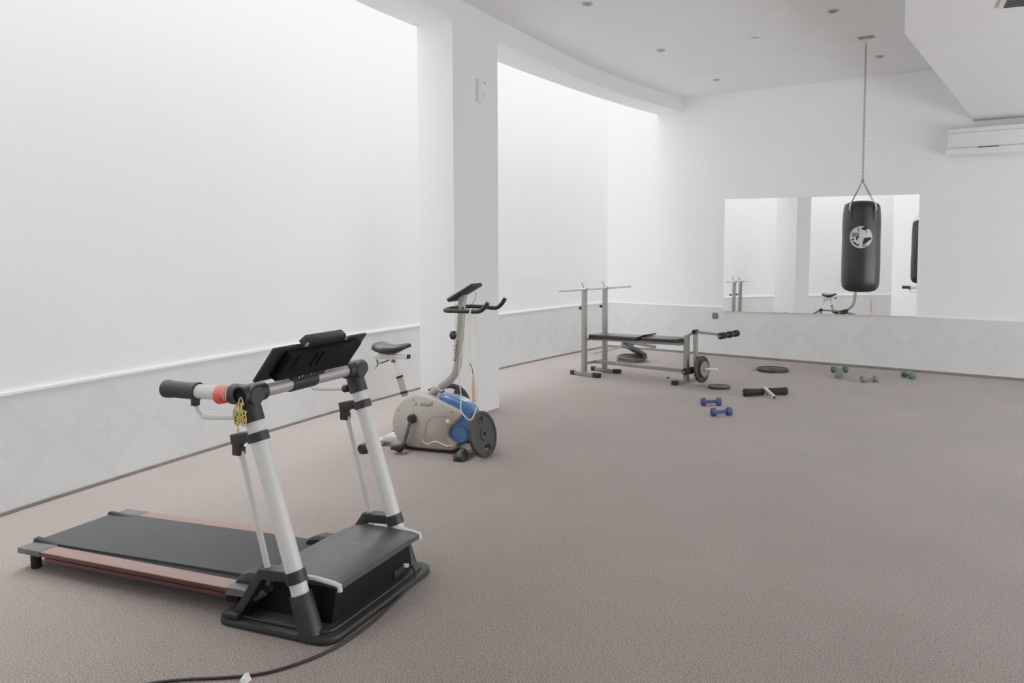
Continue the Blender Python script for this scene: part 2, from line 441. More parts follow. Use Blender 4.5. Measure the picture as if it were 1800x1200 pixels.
# skylight panes closing the shaft
for i, (y0, y1) in enumerate(((-.4, 2.5), (2.6, 5.3), (5.4, 7.8), (7.9, YB))):
    def xa(P, y):
        q = min(range(len(P)), key=lambda k: abs(P[k][1] - y)); return P[q][0]
    b = MB(); b.quad([(xa(LW, y0) - .05, y0, ZSKY - .03), (xa(BK, y0) + .1, y0, ZSKY - .03), (xa(BK, y1) + .1, y1, ZSKY - .03), (xa(LW, y1) - .05, y1, ZSKY - .03)])
    struct('window_%d' % (i + 1), b, M_SKY)
b = MB(); b.prism([(-3.0, -2.2), (-4.5, -2.2)] + [(x - .25, y) for x, y in LW] + [(x + .2, y) for x, y in BK[::-1]], ZSKY, ZSKY + .05); struct('trim_9', b, M_CEIL)
# glowing fill panes added to the unseen right-hand wall to brighten the room
for i, yc in enumerate((3.3, 5.9, 8.5)):
    fr = MB(); fr.box((RX - .02, yc, .85), (.06, 2.1, 1.5), M_TRIM, bev=.01); w = struct('window_%d' % (5 + i), fr, M_TRIM)
    p = MB(); p.quad([(RX - .055, yc - .98, .17), (RX - .055, yc + .98, .17), (RX - .055, yc + .98, 1.53), (RX - .055, yc - .98, 1.53)]); p.build('pane', M_FILL, w)
# door in the rear wall
b = MB(); dm = Matrix.Rotation(math.atan2(.4, -2.1) , 4, 'Z')
b.box((-2.95, -1.18, 1.03), (.9, .05, 2.06), rot=dm, bev=.008); dr = struct('door_1', b, M_PVC)
b = MB(); b.box((-2.55, -1.165, .82), (.028, .014, .11), dm and None, bev=.004); b.build('door_handle', M_BLACK, dr)

# ------------------------------------------------------------------ treadmill
T = thing('treadmill', 'white and black folding treadmill with brown side rails and upright handlebars', 'treadmill', (-2.33, 1.865, 0), 13)
def rpoly(x0, x1, y0, y1, r, n=6):
    P = []
    for cx, cy, a in ((x1 - r, y0 + r, -90), (x1 - r, y1 - r, 0), (x0 + r, y1 - r, 90), (x0 + r, y0 + r, 180)):
        for k in range(n + 1):
            t_ = R(a + 90 * k / n); P.append((cx + r * math.cos(t_), cy + r * math.sin(t_)))
    return P
b = MB(); b.prism(rpoly(-.535, .03, .0, .775, .07), .0, .03, bev=.010)
b.prism(rpoly(-.50, .0, .03, .745, .06), .03, .042, bev=.006)
b.build('base', M_FLANGE, T)
# motor hood
b = MB()
b.hull([(-.40, .10, .035), (-.035, .095, .035), (-.035, .68, .035), (-.40, .68, .035), (-.36, .135, .19), (-.035, .135, .19), (-.035, .655, .19), (-.36, .655, .19)],
       [(0, 1, 2, 3), (4, 5, 6, 7), (0, 1, 5, 4), (1, 2, 6, 5), (2, 3, 7, 6), (3, 0, 4, 7)], M_HOODF, .006)
hood = b.build('hood', M_HOODF, T)
b = MB(); secs = []
for i in range(13):
    y = .115 + (.69 - .115) * i / 12; cr = .012 * (1 - ((i - 6) / 6) ** 2)
    prof = [(-.425, .13), (-.40, .165), (-.355, .195 + cr), (-.28, .208 + cr), (-.15, .21 + cr), (-.03, .203 + cr), (-.002, .196 + cr * .6), (.0, .178), (-.02, .176), (-.36, .176), (-.41, .125)]
    secs.append([(x, y, z) for x, z in prof])
b.loft(secs); b.build('lid', M_HOOD, hood, 50, 'dusty grey-black top of the hood')
for y in (.108, .694):
    b = MB(); b.tube([(-.24, y, .205), (-.12, y, .208), (-.03, y, .2), (-.004, y, .194), (-.002, y, .172)], .010, seg=8); b.build('edge_trim', M_WHITE, hood)
b = MB(); b.box((-.034, .575, .065), (.012, .10, .035), bev=.004); b.build('socket_recess', M_BLACKM, hood)
b = MB(); b.tube([(-.22, .42, .2215), (-.19, .44, .2215), (-.15, .45, .2212), (-.17, .43, .2215), (-.22, .40, .2205)], .0012, seg=6); b.build('scratch', M_GREYL, hood)
UPX = lambda z: -.08 - .314 * z
for s, y in ((0, .04), (1, .72)):
    b = MB(); b.lathe([(0, 0), (.047, 0), (.046, .01), (.043, .165), (.041, .17), (0, .17)], (UPX(.01), y, .01), (-.314, 0, 1)); b.build('boot', M_ELBOW, T)
    b = MB(); b.tube([(UPX(.03), y, .03), (UPX(.86), y, .86)], .0335, seg=28); b.build('upright', M_WHITE, T)
    # lower brace: strap round the post, bar back, leg down to the base
    b = MB(); sy = y
    b.lathe([(.034, 0), (.04, 0), (.04, .046), (.034, .046), (.034, 0)], (UPX(.215), sy, .215), (-.314, 0, 1))
    b.bar((UPX(.24) - .02, sy, .238), (-.305, sy, .232), .055, .042, bev=.005)
    b.bar((-.296, sy, .245), (-.445, sy + (.01 if not s else -.01), .035), .055, .036, bev=.005, up=(1, 0, 0))
    b.box((-.452, sy, .045), (.075, .075, .02), bev=.005)
    b.build('brace', M_ELBOW, T)
    # upper clamp
    b = MB(); b.lathe([(.034, 0), (.041, 0), (.041, .036), (.034, .036), (.034, 0)], (UPX(.75), sy, .75), (-.314, 0, 1))
    b.bar((UPX(.775) - .0, sy, .772), (-.435, sy, .750), .055, .040, bev=.005); b.box((-.418, sy, .715), (.04, .036, .06), bev=.006)
    c = b.build('clamp', M_ELBOW, T)
    b = MB(); b.cyl((-.40, sy - .0, .725), (-.385, sy, .728), .006); b.build('screw', M_CHROME, c)
    b = MB(); b.tube([(-.408, sy, .70), (-.285, sy, .235)], .0115, seg=14); b.build('strut', M_WHITE, T)
    # elbow: three black sleeves, front end open
    d = 1 if not s else -1
    b = MB(); b.lathe([(.034, 0), (.042, 0), (.040, .11), (.03, .115)], (UPX(.825), sy, .825), (-.314, 0, 1))
    b.lathe([(0, 0), (.034, 0), (.040, .006), (.041, .118), (.034, .122)], (-.318, sy, .927), (-1, 0, 0))
    b.lathe([(.031, .012), (.031, 0), (.038, 0), (.039, .06), (.037, .125), (.03, .13)], (UPX(.93) + .012, sy - d * .052, .932), (0, d, 0))
    b.cyl((-.395, sy, .838), (-.425, sy, .832), .018)
    b.build('elbow', M_ELBOW, T)
    b = MB(); b.lathe([(0, .010), (.0315, .010), (.0315, .05), (0, .05)], (UPX(.93) + .012, sy - d * .052, .932), (0, d, 0), M_BORE); b.build('elbow_bore', M_BLACKM, T)
    b = MB(); b.tube([(-.43, sy, .926), (-.66, sy, .925)], .029, seg=24); h = b.build('handle', M_WHITE, T)
    b = MB(); b.lathe([(0, 0), (.036, 0), (.0355, .008), (.034, .02), (.034, .135), (.037, .145), (.037, .17), (.03, .178), (0, .182)], (-.615, sy, .925), (-1, 0, 0)); b.build('grip', M_ELBOW, h)
    if not s:
        b = MB(); b.lathe([(.030, 0), (.0315, .0), (.032, .03), (.0315, .055), (.030, .055), (.030, 0)], (-.455, sy, .926), (-1, 0, 0), M_REDL)
        b.lathe([(.031, 0), (.0335, .0), (.0335, .034), (.031, .034), (.031, 0)], (-.478, sy, .921), (-1, 0, -.2), M_RED)
        b.build('tape', M_RED, h, label='red tape wound round the handle')
    b = MB(); b.box((-.634, sy, .89), (.026, .026, .05), bev=.005); b.build('rail_bracket', M_BLACK, T)
    b = MB(); b.tube([(-.632, sy, .872), (-.625, sy, .85), (-.607, sy, .83), (-.58, sy, .822), (-.41, sy, .834)], .0085, seg=10, smooth=3); b.build('lower_rail', M_WHITE, T)
b = MB(); b.tube([(UPX(.93) + .012, .10, .934), (UPX(.93) + .012, .66, .934)], .029, seg=24); b.build('crossbar', M_BARGREY, T)
cb = UPX(.93) + .012
b = MB(); b.lathe([(.029, 0), (.034, 0), (.034, .155), (.029, .155), (.029, 0)], (cb, .265, .934), (0, 1, 0)); b.hull([(cb - .02, .25, .955), (cb + .03, .25, .95), (cb + .055, .25, 1.03), (cb + .02, .25, 1.04), (cb - .02, .46, .955), (cb + .03, .46, .95), (cb + .055, .46, 1.03), (cb + .02, .46, 1.04)], [(0, 1, 2, 3), (4, 5, 6, 7), (0, 1, 5, 4), (1, 2, 6, 5), (2, 3, 7, 6), (3, 0, 4, 7)], None, .004)
br = b.build('console_bracket', M_BLACK, T)
for yy, zz, xx in ((.285, .962, .034), (.305, .964, .034), (.36, .968, .036), (.38, .97, .036), (.345, .985, .0415), (.315, .995, .0445), (.415, 1.01, .049)):
    b = MB(); b.cyl((cb + xx - .004, yy, zz), (cb + xx + .004, yy, zz - .001), .005, seg=10); b.build('screw', M_CHROME, br)
# console: face plate tilted to the runner, hollow back towards the room, raised book ledge
cn = Vector((-.79, 0, .61)); du = Vector((.61, 0, .79))          # normal to the runner, up the plate
C0 = Vector((-.34, .045, .975)); Yv = Vector((0, 1, 0))
def cpnt(u, y, n): return C0 + du * u + Yv * y + cn * n
def cbox(u0, u1, y0, y1, n0, n1, i0=0., i1=0.):
    V = [cpnt(u0, y0, n0), cpnt(u0, y1, n0), cpnt(u1, y1 - i0, n0), cpnt(u1, y0 + i0, n0), cpnt(u0, y0, n1), cpnt(u0, y1, n1), cpnt(u1, y1 - i1, n1), cpnt(u1, y0 + i1, n1)]
    return V, [(0, 1, 2, 3), (4, 5, 6, 7), (0, 1, 5, 4), (1, 2, 6, 5), (2, 3, 7, 6), (3, 0, 4, 7)]
b = MB(); v, f = cbox(0, .17, 0, .60, 0, .012); b.hull(v, f, M_BLACK, .003)
v, f = cbox(.02, .155, .07, .535, -.035, 0, .0, .0); b.hull(v, f, M_HOODF, .006)
for y0 in (.12, .235, .27):
    v, f = cbox(.08, .15, y0, y0 + .006, -.04, -.034); b.hull(v, f, M_HOODF)
cs = b.build('console', M_BLACK, T)
b = MB(); v, f = cbox(.165, .197, .165, .44, -.006, .03, .02, .02); b.hull(v, f, M_BLACK, .005); b.build('book_ledge', M_BLACK, cs)
for y0 in (.168, .425):
    b = MB(); v, f = cbox(.168, .186, y0, y0 + .012, -.010, -.005); b.hull(v, f, M_GREYL); b.build('hinge_cap', M_GREYL, cs)
# deck
def zt(x): return .105 + (x + 1.78) * .02
def yn(x): return .085 - (x + 1.75) * .027
YF = .665
b = MB(); b.hull([(-1.76, .15, zt(-1.76) - .035), (-.40, .13, zt(-.4) - .04), (-.40, .62, zt(-.4) - .04), (-1.76, .62, zt(-1.76) - .035), (-1.76, .15, zt(-1.76) - .006), (-.40, .13, zt(-.4) - .006), (-.40, .62, zt(-.4) - .006), (-1.76, .62, zt(-1.76) - .006)],
                 [(0, 1, 2, 3), (4, 5, 6, 7), (0, 1, 5, 4), (1, 2, 6, 5), (2, 3, 7, 6), (3, 0, 4, 7)]); b.build('deck_board', M_BLACKM, T)
b = MB(); b.loft([[(-1.81, y, zt(-1.8) - .02), (-1.80, y, zt(-1.8) - .002), (-1.77, y, zt(-1.77) + .004), (-1.2, y, zt(-1.2) + .004), (-.33, y, zt(-.3) + .006), (-.33, y, zt(-.3) - .02), (-1.77, y, zt(-1.8) - .036)] for y in (.172, .595)])
b.build('belt', M_BELT, T, label='dark grey running belt')
for s in (0, 1):
    y_ = (lambda x: yn(x)) if not s else (lambda x: YF)
    e = 1 if not s else -1
    x0, x1 = -1.63, -.515
    def slab(x0, x1, w0, w1, z0, z1, m):
        b.hull([(x0, y_(x0) + e * w0, zt(x0) + z0), (x1, y_(x1) + e * w0, zt(x1) + z0), (x1, y_(x1) + e * w1, zt(x1) + z0), (x0, y_(x0) + e * w1, zt(x0) + z0),
                (x0, y_(x0) + e * w0, zt(x0) + z1), (x1, y_(x1) + e * w0, zt(x1) + z1), (x1, y_(x1) + e * w1, zt(x1) + z1), (x0, y_(x0) + e * w1, zt(x0) + z1)],
               [(0, 1, 2, 3), (4, 5, 6, 7), (0, 1, 5, 4), (1, 2, 6, 5), (2, 3, 7, 6), (3, 0, 4, 7)], m, .0015)
    b = MB(); slab(x0, x1, .0, .075 if s == 0 else .06, -.005, .0, M_RAIL_SHEEN); slab(x0, x1, .001, .07 if s == 0 else .055, -.022, -.005, M_RAILD)
    slab(x0, x1, .012, .06, -.027, -.022, M_BLACKM); slab(x0 + .02, x1, .004, .06, -.044, -.027, M_RAILD)
    b.build('side_rail', M_RAIL_SHEEN, T, label='reddish brown side rail')
    b = MB(); slab(-1.785, -1.632, -.002, .085, -.024, .001, M_GREYP)
    b.hull([(-1.80, y_(-1.8) + e * .075, zt(-1.8) - .03), (-1.62, y_(-1.62) + e * .075, zt(-1.62) - .02), (-1.62, y_(-1.62) + e * .12, zt(-1.62) - .02), (-1.80, y_(-1.8) + e * .12, zt(-1.8) - .03),
            (-1.79, y_(-1.79) + e * .078, zt(-1.79) + .016), (-1.635, y_(-1.63) + e * .085, zt(-1.63) + .004), (-1.635, y_(-1.63) + e * .10, zt(-1.63) + .004), (-1.79, y_(-1.79) + e * .105, zt(-1.79) + .02)],
           [(0, 1, 2, 3), (4, 5, 6, 7), (0, 1, 5, 4), (1, 2, 6, 5), (2, 3, 7, 6), (3, 0, 4, 7)], M_BLACK, .005)
    b.build('rear_cap', M_GREYP, T)
    b = MB(); b.cyl((-1.735, y_(-1.73) + e * .05, 0), (-1.735, y_(-1.73) + e * .05, zt(-1.73) - .02), .022); b.build('foot', M_BLACKM, T)
    b = MB()
    b.loft([[(x, y_(x) + e * 0.0, zt(x) + z - .034 + q), (x, y_(x) + e * .0, zt(x) + z), (x, y_(x) + e * .07, zt(x) + z), (x, y_(x) + e * .07, zt(x) + z - .034 + q)] for x, z, q in ((-.517, .001, .002), (-.46, .003, .004), (-.42, .001, .006), (-.39, -.005, .010), (-.372, -.013, .018), (-.362, -.023, .022))])
    fc = b.build('front_cap', M_GREYP, T)
    b = MB(); b.cyl((-.40, y_(-.4) - e * .006, zt(-.4) - .018), (-.40, y_(-.4) + e * .004, zt(-.4) - .018), .008, seg=12); b.build('bolt', M_CHROME, fc)
    b = MB()
    b.loft([[(-.52, y_(-.5) + e * a, zt(-.5) - .01), (-.50, y_(-.5) + e * a, zt(-.5) + h), (-.45, y_(-.45) + e * a, zt(-.45) + h * 1.5), (-.38, y_(-.4) + e * a, zt(-.4) + h * 1.5), (-.34, y_(-.4) + e * a, zt(-.4) + h), (-.33, y_(-.4) + e * a, zt(-.4) - .01)] for a, h in ((.05, .014), (.065, .03), (.12, .032), (.132, .024))])
    b.build('roller_cover', M_BLACK, T)
b = MB(); b.box((-.56, .38, .055), (.06, .5, .06), bev=.006); b.build('cross_member', M_BLACKM, T)
b = MB(); b.box((-1.2, .38, zt(-1.2) - .05), (.05, .5, .02)); b.build('cross_member', M_BLACKM, T)

# power cord and lanyard
b = MB()
cp_ = [(-2.515, 2.435, .075), (-2.48, 2.475, .072), (-2.447, 2.468, .03), (-2.42, 2.38, .008), (-2.39, 2.30, .006), (-2.345, 2.17, .006), (-2.315, 2.07, .006), (-2.295, 1.95, .006), (-2.29, 1.85, .006), (-2.31, 1.73, .006), (-2.36, 1.62, .006), (-2.45, 1.53, .006), (-2.58, 1.42, .006), (-2.66, 1.30, .006), (-2.70, 1.1, .006), (-2.9, .8, .006)]
b.tube(cp_, .0058, seg=8, smooth=5); cord = tag(b.build('power_cord', M_BLACK), 'black power cord trailing from the treadmill over the carpet', 'cord')
b = MB(); b.cyl((-2.52, 2.43, .076), (-2.488, 2.468, .074), .010); b.build('plug', M_WHITE, cord)
b = MB(); pts = []
for i in range(60):
    a = i * .78; k = i / 59
    pts.append((-.352 + .012 * math.sin(a * .7) - .014 * math.sin(i * 1.3) * k, -.022 + .012 * math.cos(i * 2.1) * .5, .900 - .10 * k * .75 + .022 * math.sin(a * 1.9)))
Xw = Matrix.Translation((-2.33, 1.865, 0)) @ Matrix.Rotation(R(13), 4, 'Z')
b.tube([Xw @ Vector((p[0] + .016 * math.cos(i * 1.15), p[1] + .0, p[2] + .012 * math.sin(i * 1.15))) for i, p in enumerate(pts)], .0022, seg=6, smooth=3)
tag(b.build('lanyard', M_YEL), 'tangled yellow lanyard hanging at the near treadmill handle joint', 'lanyard')
b = MB(); b.hull([(-2.39, 1.575, .001), (-2.36, 1.583, .001), (-2.355, 1.555, .001), (-2.385, 1.55, .001), (-2.385, 1.572, .022), (-2.366, 1.575, .03), (-2.362, 1.558, .018), (-2.38, 1.553, .012)],
                 [(0, 1, 2, 3), (4, 5, 6, 7), (0, 1, 5, 4), (1, 2, 6, 5), (2, 3, 7, 6), (3, 0, 4, 7)]); tag(b.build('paper_scrap', M_PAPER), 'small crumpled white paper scrap on carpet beside the black cord', 'scrap')

# ------------------------------------------------------------------ exercise bike
BO = Vector((-3.625, 4.104, 0)) + Vector((-math.sin(R(15)), math.cos(R(15)), 0)) * .22
K = thing('exercise_bike', 'beige and blue upright exercise bike with black saddle beside the column', 'exercise bike', BO, 15)
XZ = Matrix.Rotation(R(90), 4, 'X')      # polygon (x, z), extruded along -y
b = MB(); b.bar((-.74, 0, .055), (.02, 0, .055), .06, .045, bev=.006); b.build('main_beam', M_SILVER, K)
b = MB(); b.tube([(-.76, -.235, .035), (-.76, .20, .035)], .027, seg=20); rs = b.build('rear_stabiliser', M_WHITE, K)
for y0, y1 in ((-.285, -.225), (.185, .235)):
    b = MB(); b.cyl((-.76, y0, .036), (-.76, y1, .036), .036); b.build('end_cap', M_BLACK, rs)
b = MB(); b.tube([(.0, -.19, .04), (.0, .20, .04)], .03, seg=20); fs_ = b.build('front_stabiliser', M_POST, K)
for y0, y1 in ((-.25, -.165), (.175, .25)):
    b = MB(); b.loft([[(-.045 + i, y, .0), (.045 - i, y, .0), (.045 - i, y, h * .6), (.02 - i, y, h), (-.02 + i, y, h), (-.045 + i, y, h * .6)] for y, h, i in ((y0, .035, .012), (y0 + .02, .06, 0.), (y1, .08, .004))]); b.build('end_cap', M_BLACK, fs_)
shell = [(-.602, .118), (-.62, .17), (-.618, .225), (-.60, .29), (-.57, .335), (-.52, .382), (-.46, .412), (-.395, .424), (-.33, .42), (-.27, .405), (-.21, .385), (-.155, .364), (-.10, .342), (-.062, .325), (-.048, .305), (-.052, .28), (-.08, .25), (-.115, .222), (-.14, .195), (-.152, .165), (-.148, .13), (-.125, .105), (-.088, .086), (-.095, .04), (-.14, .03), (-.30, .026), (-.45, .026), (-.545, .045), (-.58, .08)]
b = MB(); b.prism(shell, -.095, .095, XZ, M_BEIGE, .022, 4)
hs = b.build('body_shell', M_BEIGE, K, 60)
b = MB(); b.box((-.32, 0, .022), (.47, .15, .022), bev=.004); b.build('underside', M_BLACKM, K)
inner = [(x * .955 - .016, z * .955 + .012) for x, z in shell]
b = MB(); b.prism(inner, .088, .0965, XZ, M_BEIGE, .003, 1); b.build('shell_panel', M_BEIGE, hs, 60)
b = MB()
b.tube([(-.33, -.098, .04), (-.35, -.0985, .10), (-.335, -.0985, .18), (-.31, -.0985, .245), (-.26, -.0985, .275), (-.19, -.0985, .283), (-.10, -.0985, .285)], .0022, M_POST, 6, smooth=4)
b.tube([(-.365, -.098, .10), (-.35, -.0985, .075), (-.32, -.0985, .065), (-.29, -.0985, .08), (-.25, -.0985, .09), (-.20, -.0985, .075), (-.16, -.0985, .065), (-.11, -.098, .068)], .004, M_BEIGEL, 6, smooth=4)
b.build('moulding', M_BEIGEL, hs)
b = MB(); b.lathe([(0, 0), (.016, 0), (.012, .008), (0, .01)], (-.155, -.0965, .245), (0, -1, 0)); b.build('badge', M_WHITE, hs)
for x, z in ((-.56, .30), (-.43, .385), (-.28, .375), (-.12, .315), (-.14, .06), (-.10, .045)):
    b = MB(); b.cyl((x, -.094, z), (x, -.1, z), .005, seg=10); b.build('screw', M_BLACK, hs)
TX = Matrix.Translation((-.335, -.0975, .352)) @ Matrix.Rotation(R(-2), 4, 'Y') @ XZ
text_mesh('logo_text', 'FITNEX', .030, M_LOGOK, hs, TX @ Matrix.Translation((.012, 0, 0)), .0, .0006)
b = MB(); b.prism([(-.012, -.010), (.008, -.010), (.012, .010), (-.008, .010)], -.0005, .0008, Matrix.Translation((-.413, -.0975, .354)) @ XZ, M_LOGOR)
b.prism([(-.006, -.004), (.004, -.004), (.006, .004), (-.004, .004)], .0008, .0012, Matrix.Translation((-.413, -.0975, .354)) @ XZ, M_BEIGEL); b.build('logo_mark', M_LOGOR, hs, label='small red logo mark')
blue = [(-.25, .43), (-.19, .425), (-.10, .41), (-.03, .382), (.02, .335), (.042, .27), (.04, .20), (.015, .13), (-.03, .085), (-.07, .065), (-.16, .07), (-.25, .10)]
b = MB(); b.prism(blue, -.065, .065, XZ, M_BLUE, .028, 4); b.build('flywheel_cover', M_BLUE, K, 60)
b = MB(); b.cyl((-.07, -.066, .15), (-.07, -.073, .15), .06, bev=.3); b.build('cover_boss', M_BLUE, K)
b = MB(); b.tube([(-.36, 0, .40), (-.30, 0, .447), (-.245, 0, .485), (-.18, 0, .533), (-.14, 0, .587), (-.12, 0, .65), (-.108, 0, .76), (-.092, 0, .95), (-.082, 0, 1.09), (-.078, 0, 1.15)], .0285, seg=24, smooth=4); po = b.build('handlebar_post', M_POST, K, 50)
b = MB(); b.lathe([(.029, 0), (.033, 0), (.033, .012), (.029, .012), (.029, 0)], (-.272, 0, .466), (.8, 0, .6)); b.build('collar', M_BEIGEL, po)
TX = Matrix.Translation((-.110, -.0292, .755)) @ Matrix.Rotation(R(94), 4, 'Y') @ XZ
text_mesh('post_text', 'Optima', .052, M_LOGOK, po, Matrix.Translation((-.012, 0, 0)) @ TX, .2, .0006)
b = MB(); b.box((-.107, -.0285, .75), (.003, .0015, .10)); b.build('post_stripe', M_LOGOK, po)
b = MB(); b.cyl((-.11, 0, .862), (-.145, 0, .862), .022); b.lathe([(0, 0), (.026, 0), (.033, .006), (.033, .024), (.026, .032), (0, .034)], (-.14, 0, .862), (-1, 0, 0)); b.build('tension_knob', M_BLACK, K)
HB = [(.215, -.2, 1.122), (.185, -.2, 1.085), (.15, -.2, 1.061), (.08, -.2, 1.058), (-.03, -.2, 1.058), (-.105, -.185, 1.056), (-.155, -.12, 1.056), (-.172, 0, 1.057), (-.165, .12, 1.06), (-.12, .19, 1.06), (-.03, .215, 1.058), (.06, .22, 1.052), (.10, .22, 1.056), (.135, .22, 1.083), (.165, .22, 1.125)]
b = MB(); b.tube(HB, .0155, seg=14, smooth=4); b.bar((-.17, 0, 1.06), (-.06, 0, 1.06), .05, .025, M_BLACK); b.build('handlebar', M_BLACK, K, 50)
# console
cx = Vector((.205, 0, .12)).normalized(); cz = Vector((-cx.z, 0, cx.x)); rot = Matrix((cx, Vector((0, 1, 0)), cz)).transposed().to_4x4()
cc = Vector((-.06, 0, 1.178))
b = MB(); b.box(cc, (.235, .17, .03), M_BLACK, rot, .012, 3); b.box(cc + cz * .017, (.232, .170, .016), M_WHITE, rot, .006, 2)
kc = b.build('console', M_BLACK, K)
b = MB(); b.box(cc + cz * .021, (.11, .10, .003), M_BLACKM, rot); b.build('screen', M_BLACKM, kc)
b = MB(); b.bar((-.08, 0, 1.12), (-.07, 0, 1.165), .05, .045, M_POST); b.build('console_mount', M_POST, kc)
b = MB(); b.tube([(.01, 0.02, 1.185), (.02, .02, 1.15), (.0, .01, 1.10), (-.04, 0, 1.07)], .002, seg=6, smooth=4); b.build('sensor_wire', M_BLACK, kc)
# saddle
secs = []
for x, w, zt_, dp in ((-.805, .05, .765, .03), (-.795, .085, .785, .055), (-.77, .105, .79, .07), (-.72, .108, .778, .075), (-.67, .085, .772, .075), (-.62, .05, .775, .065), (-.57, .034, .785, .05), (-.53, .028, .792, .04), (-.512, .018, .785, .025)):
    ring = []
    for k in range(16):
        a = 2 * PI * k / 16; ca, sa = math.cos(a), math.sin(a)
        ring.append((x, w * math.copysign(abs(ca) ** .7, ca), zt_ - dp / 2 + dp / 2 * math.copysign(abs(sa) ** .7, sa) - (.012 * (ca * ca) if sa > 0 else 0)))
    secs.append(ring)
b = MB(); b.loft(secs); sd = b.build('saddle', M_PAD, K, 60)
b = MB(); b.cyl((-.66, 0, .71), (-.655, 0, .745), .026, r2=.045); b.build('saddle_clamp', M_BLACKM, sd)
b = MB(); b.bar((-.815, 0, .674), (-.53, 0, .687), .045, .036, bev=.004); sl = b.build('saddle_slide', M_SILVER, K)
b = MB(); b.bar((-.535, 0, .6868), (-.520, 0, .6875), .04, .032); b.build('end_plug', M_BLACK, sl)
b = MB(); b.tube([(-.79, -.012, .655), (-.785, -.012, .635), (-.785, -.012, .612), (-.80, -.012, .595), (-.815, -.012, .58)], [.007, .008, .006, .003, .002], seg=8); b.build('adjuster', M_GREYP, sl)
b = MB(); b.tube([(-.69, 0, .655), (-.72, -.015, .642), (-.76, -.03, .63)], .006, seg=8); b.cyl((-.66, -.02, .65), (-.63, -.02, .648), .01); b.build('clamp_lever', M_GREYP, sl)
b = MB(); b.tube([(-.66, 0, .665), (-.602, 0, .523)], .0125, seg=16); b.build('seat_post', M_CHROME, K)
b = MB(); b.tube([(-.607, 0, .535), (-.56, 0, .385)], .0235, seg=20); st = b.build('seat_tube', M_POST, K)
b = MB(); b.cyl((-.608, 0, .538), (-.602, 0, .522), .028); b.build('collar', M_BLACK, st)
b = MB(); b.cyl((-.572, 0, .425), (-.566, 0, .405), .028); b.build('collar', M_BLACK, st)
# cranks
b = MB(); b.cyl((-.44, -.094, .247), (-.44, -.13, .247), .034, bev=.2); b.cyl((-.44, -.12, .247), (-.44, -.14, .247), .018); b.build('crank_hub', M_BLACK, K)
for e, (px, pz) in ((-1, (-.492, .065)), (1, (-.388, .43))):
    b = MB(); b.bar((-.44, e * .13, .247), (px, e * .135, pz), .014, .022, M_IRONG, bev=.004); b.cyl((px, e * .125, pz), (px, e * .15, pz), .016); cr = b.build('crank_arm', M_IRONG, K)
    b = MB(); b.box((px - .012, e * .19, pz - .012), (.10, .075, .026), M_BLACK, Matrix.Rotation(R(-12), 4, 'Y'), .007); b.box((px - .012, e * .19, pz - .03), (.05, .05, .03), M_BLACK, Matrix.Rotation(R(20), 4, 'Y'), .006); b.build('pedal', M_BLACK, cr)

# skipping rope hung over the handlebar
KX = Matrix.Translation(BO) @ Matrix.Rotation(R(15), 4, 'Z')
b = MB(); yk = -.2
ra = [(.02, yk - .02, .60), (.03, yk - .022, .9), (.035, yk - .022, 1.045), (.035, yk, 1.078), (.035, yk + .022, 1.045), (.06, yk + .02, .95), (.075, yk + .01, .80), (.085, yk + .0, .66), (.09, yk - .015, .52), (.08, yk - .02, .40), (.06, yk - .04, .325), (.035, yk - .045, .305), (-.01, yk - .035, .33), (-.045, yk - .02, .37), (-.05, yk, .45), (-.06, yk - .01, .6), (-.05, yk - .01, .72), (-.02, yk - .01, .86), (.02, yk - .02, 1.02), (.028, yk, 1.077), (.028, yk + .02, 1.04)]
ra = [(x + .055, y, z) for x, y, z in ra]
cs_ = catmull([KX @ Vector(p) for p in ra], 16)
b.tube(cs_, [.0044 if (i // 2) % 2 else .0030 for i in range(len(cs_))], seg=7)
rp = tag(b.build('skipping_rope', M_CREAM), 'cream beaded skipping rope with wooden handle hanging from the bike handlebar', 'skipping rope')
b = MB(); b.tube([KX @ Vector((p[0] + .055, p[1], p[2])) for p in ((.06, yk - .03, .625), (.06, yk - .03, .60), (.06, yk - .03, .575), (.062, yk - .03, .50), (.065, yk - .03, .43))], [.004, .008, .013, .0145, .013], seg=12, smooth=3); b.build('handle', M_WOOD, rp)
b = MB(); b.tube([KX @ Vector((p[0] + .055, p[1], p[2])) for p in ((.03, yk - .022, .70), (.05, yk - .028, .66), (.06, yk - .03, .60))], .003, M_DARK, seg=6); b.build('handle_swivel', M_DARK, rp)

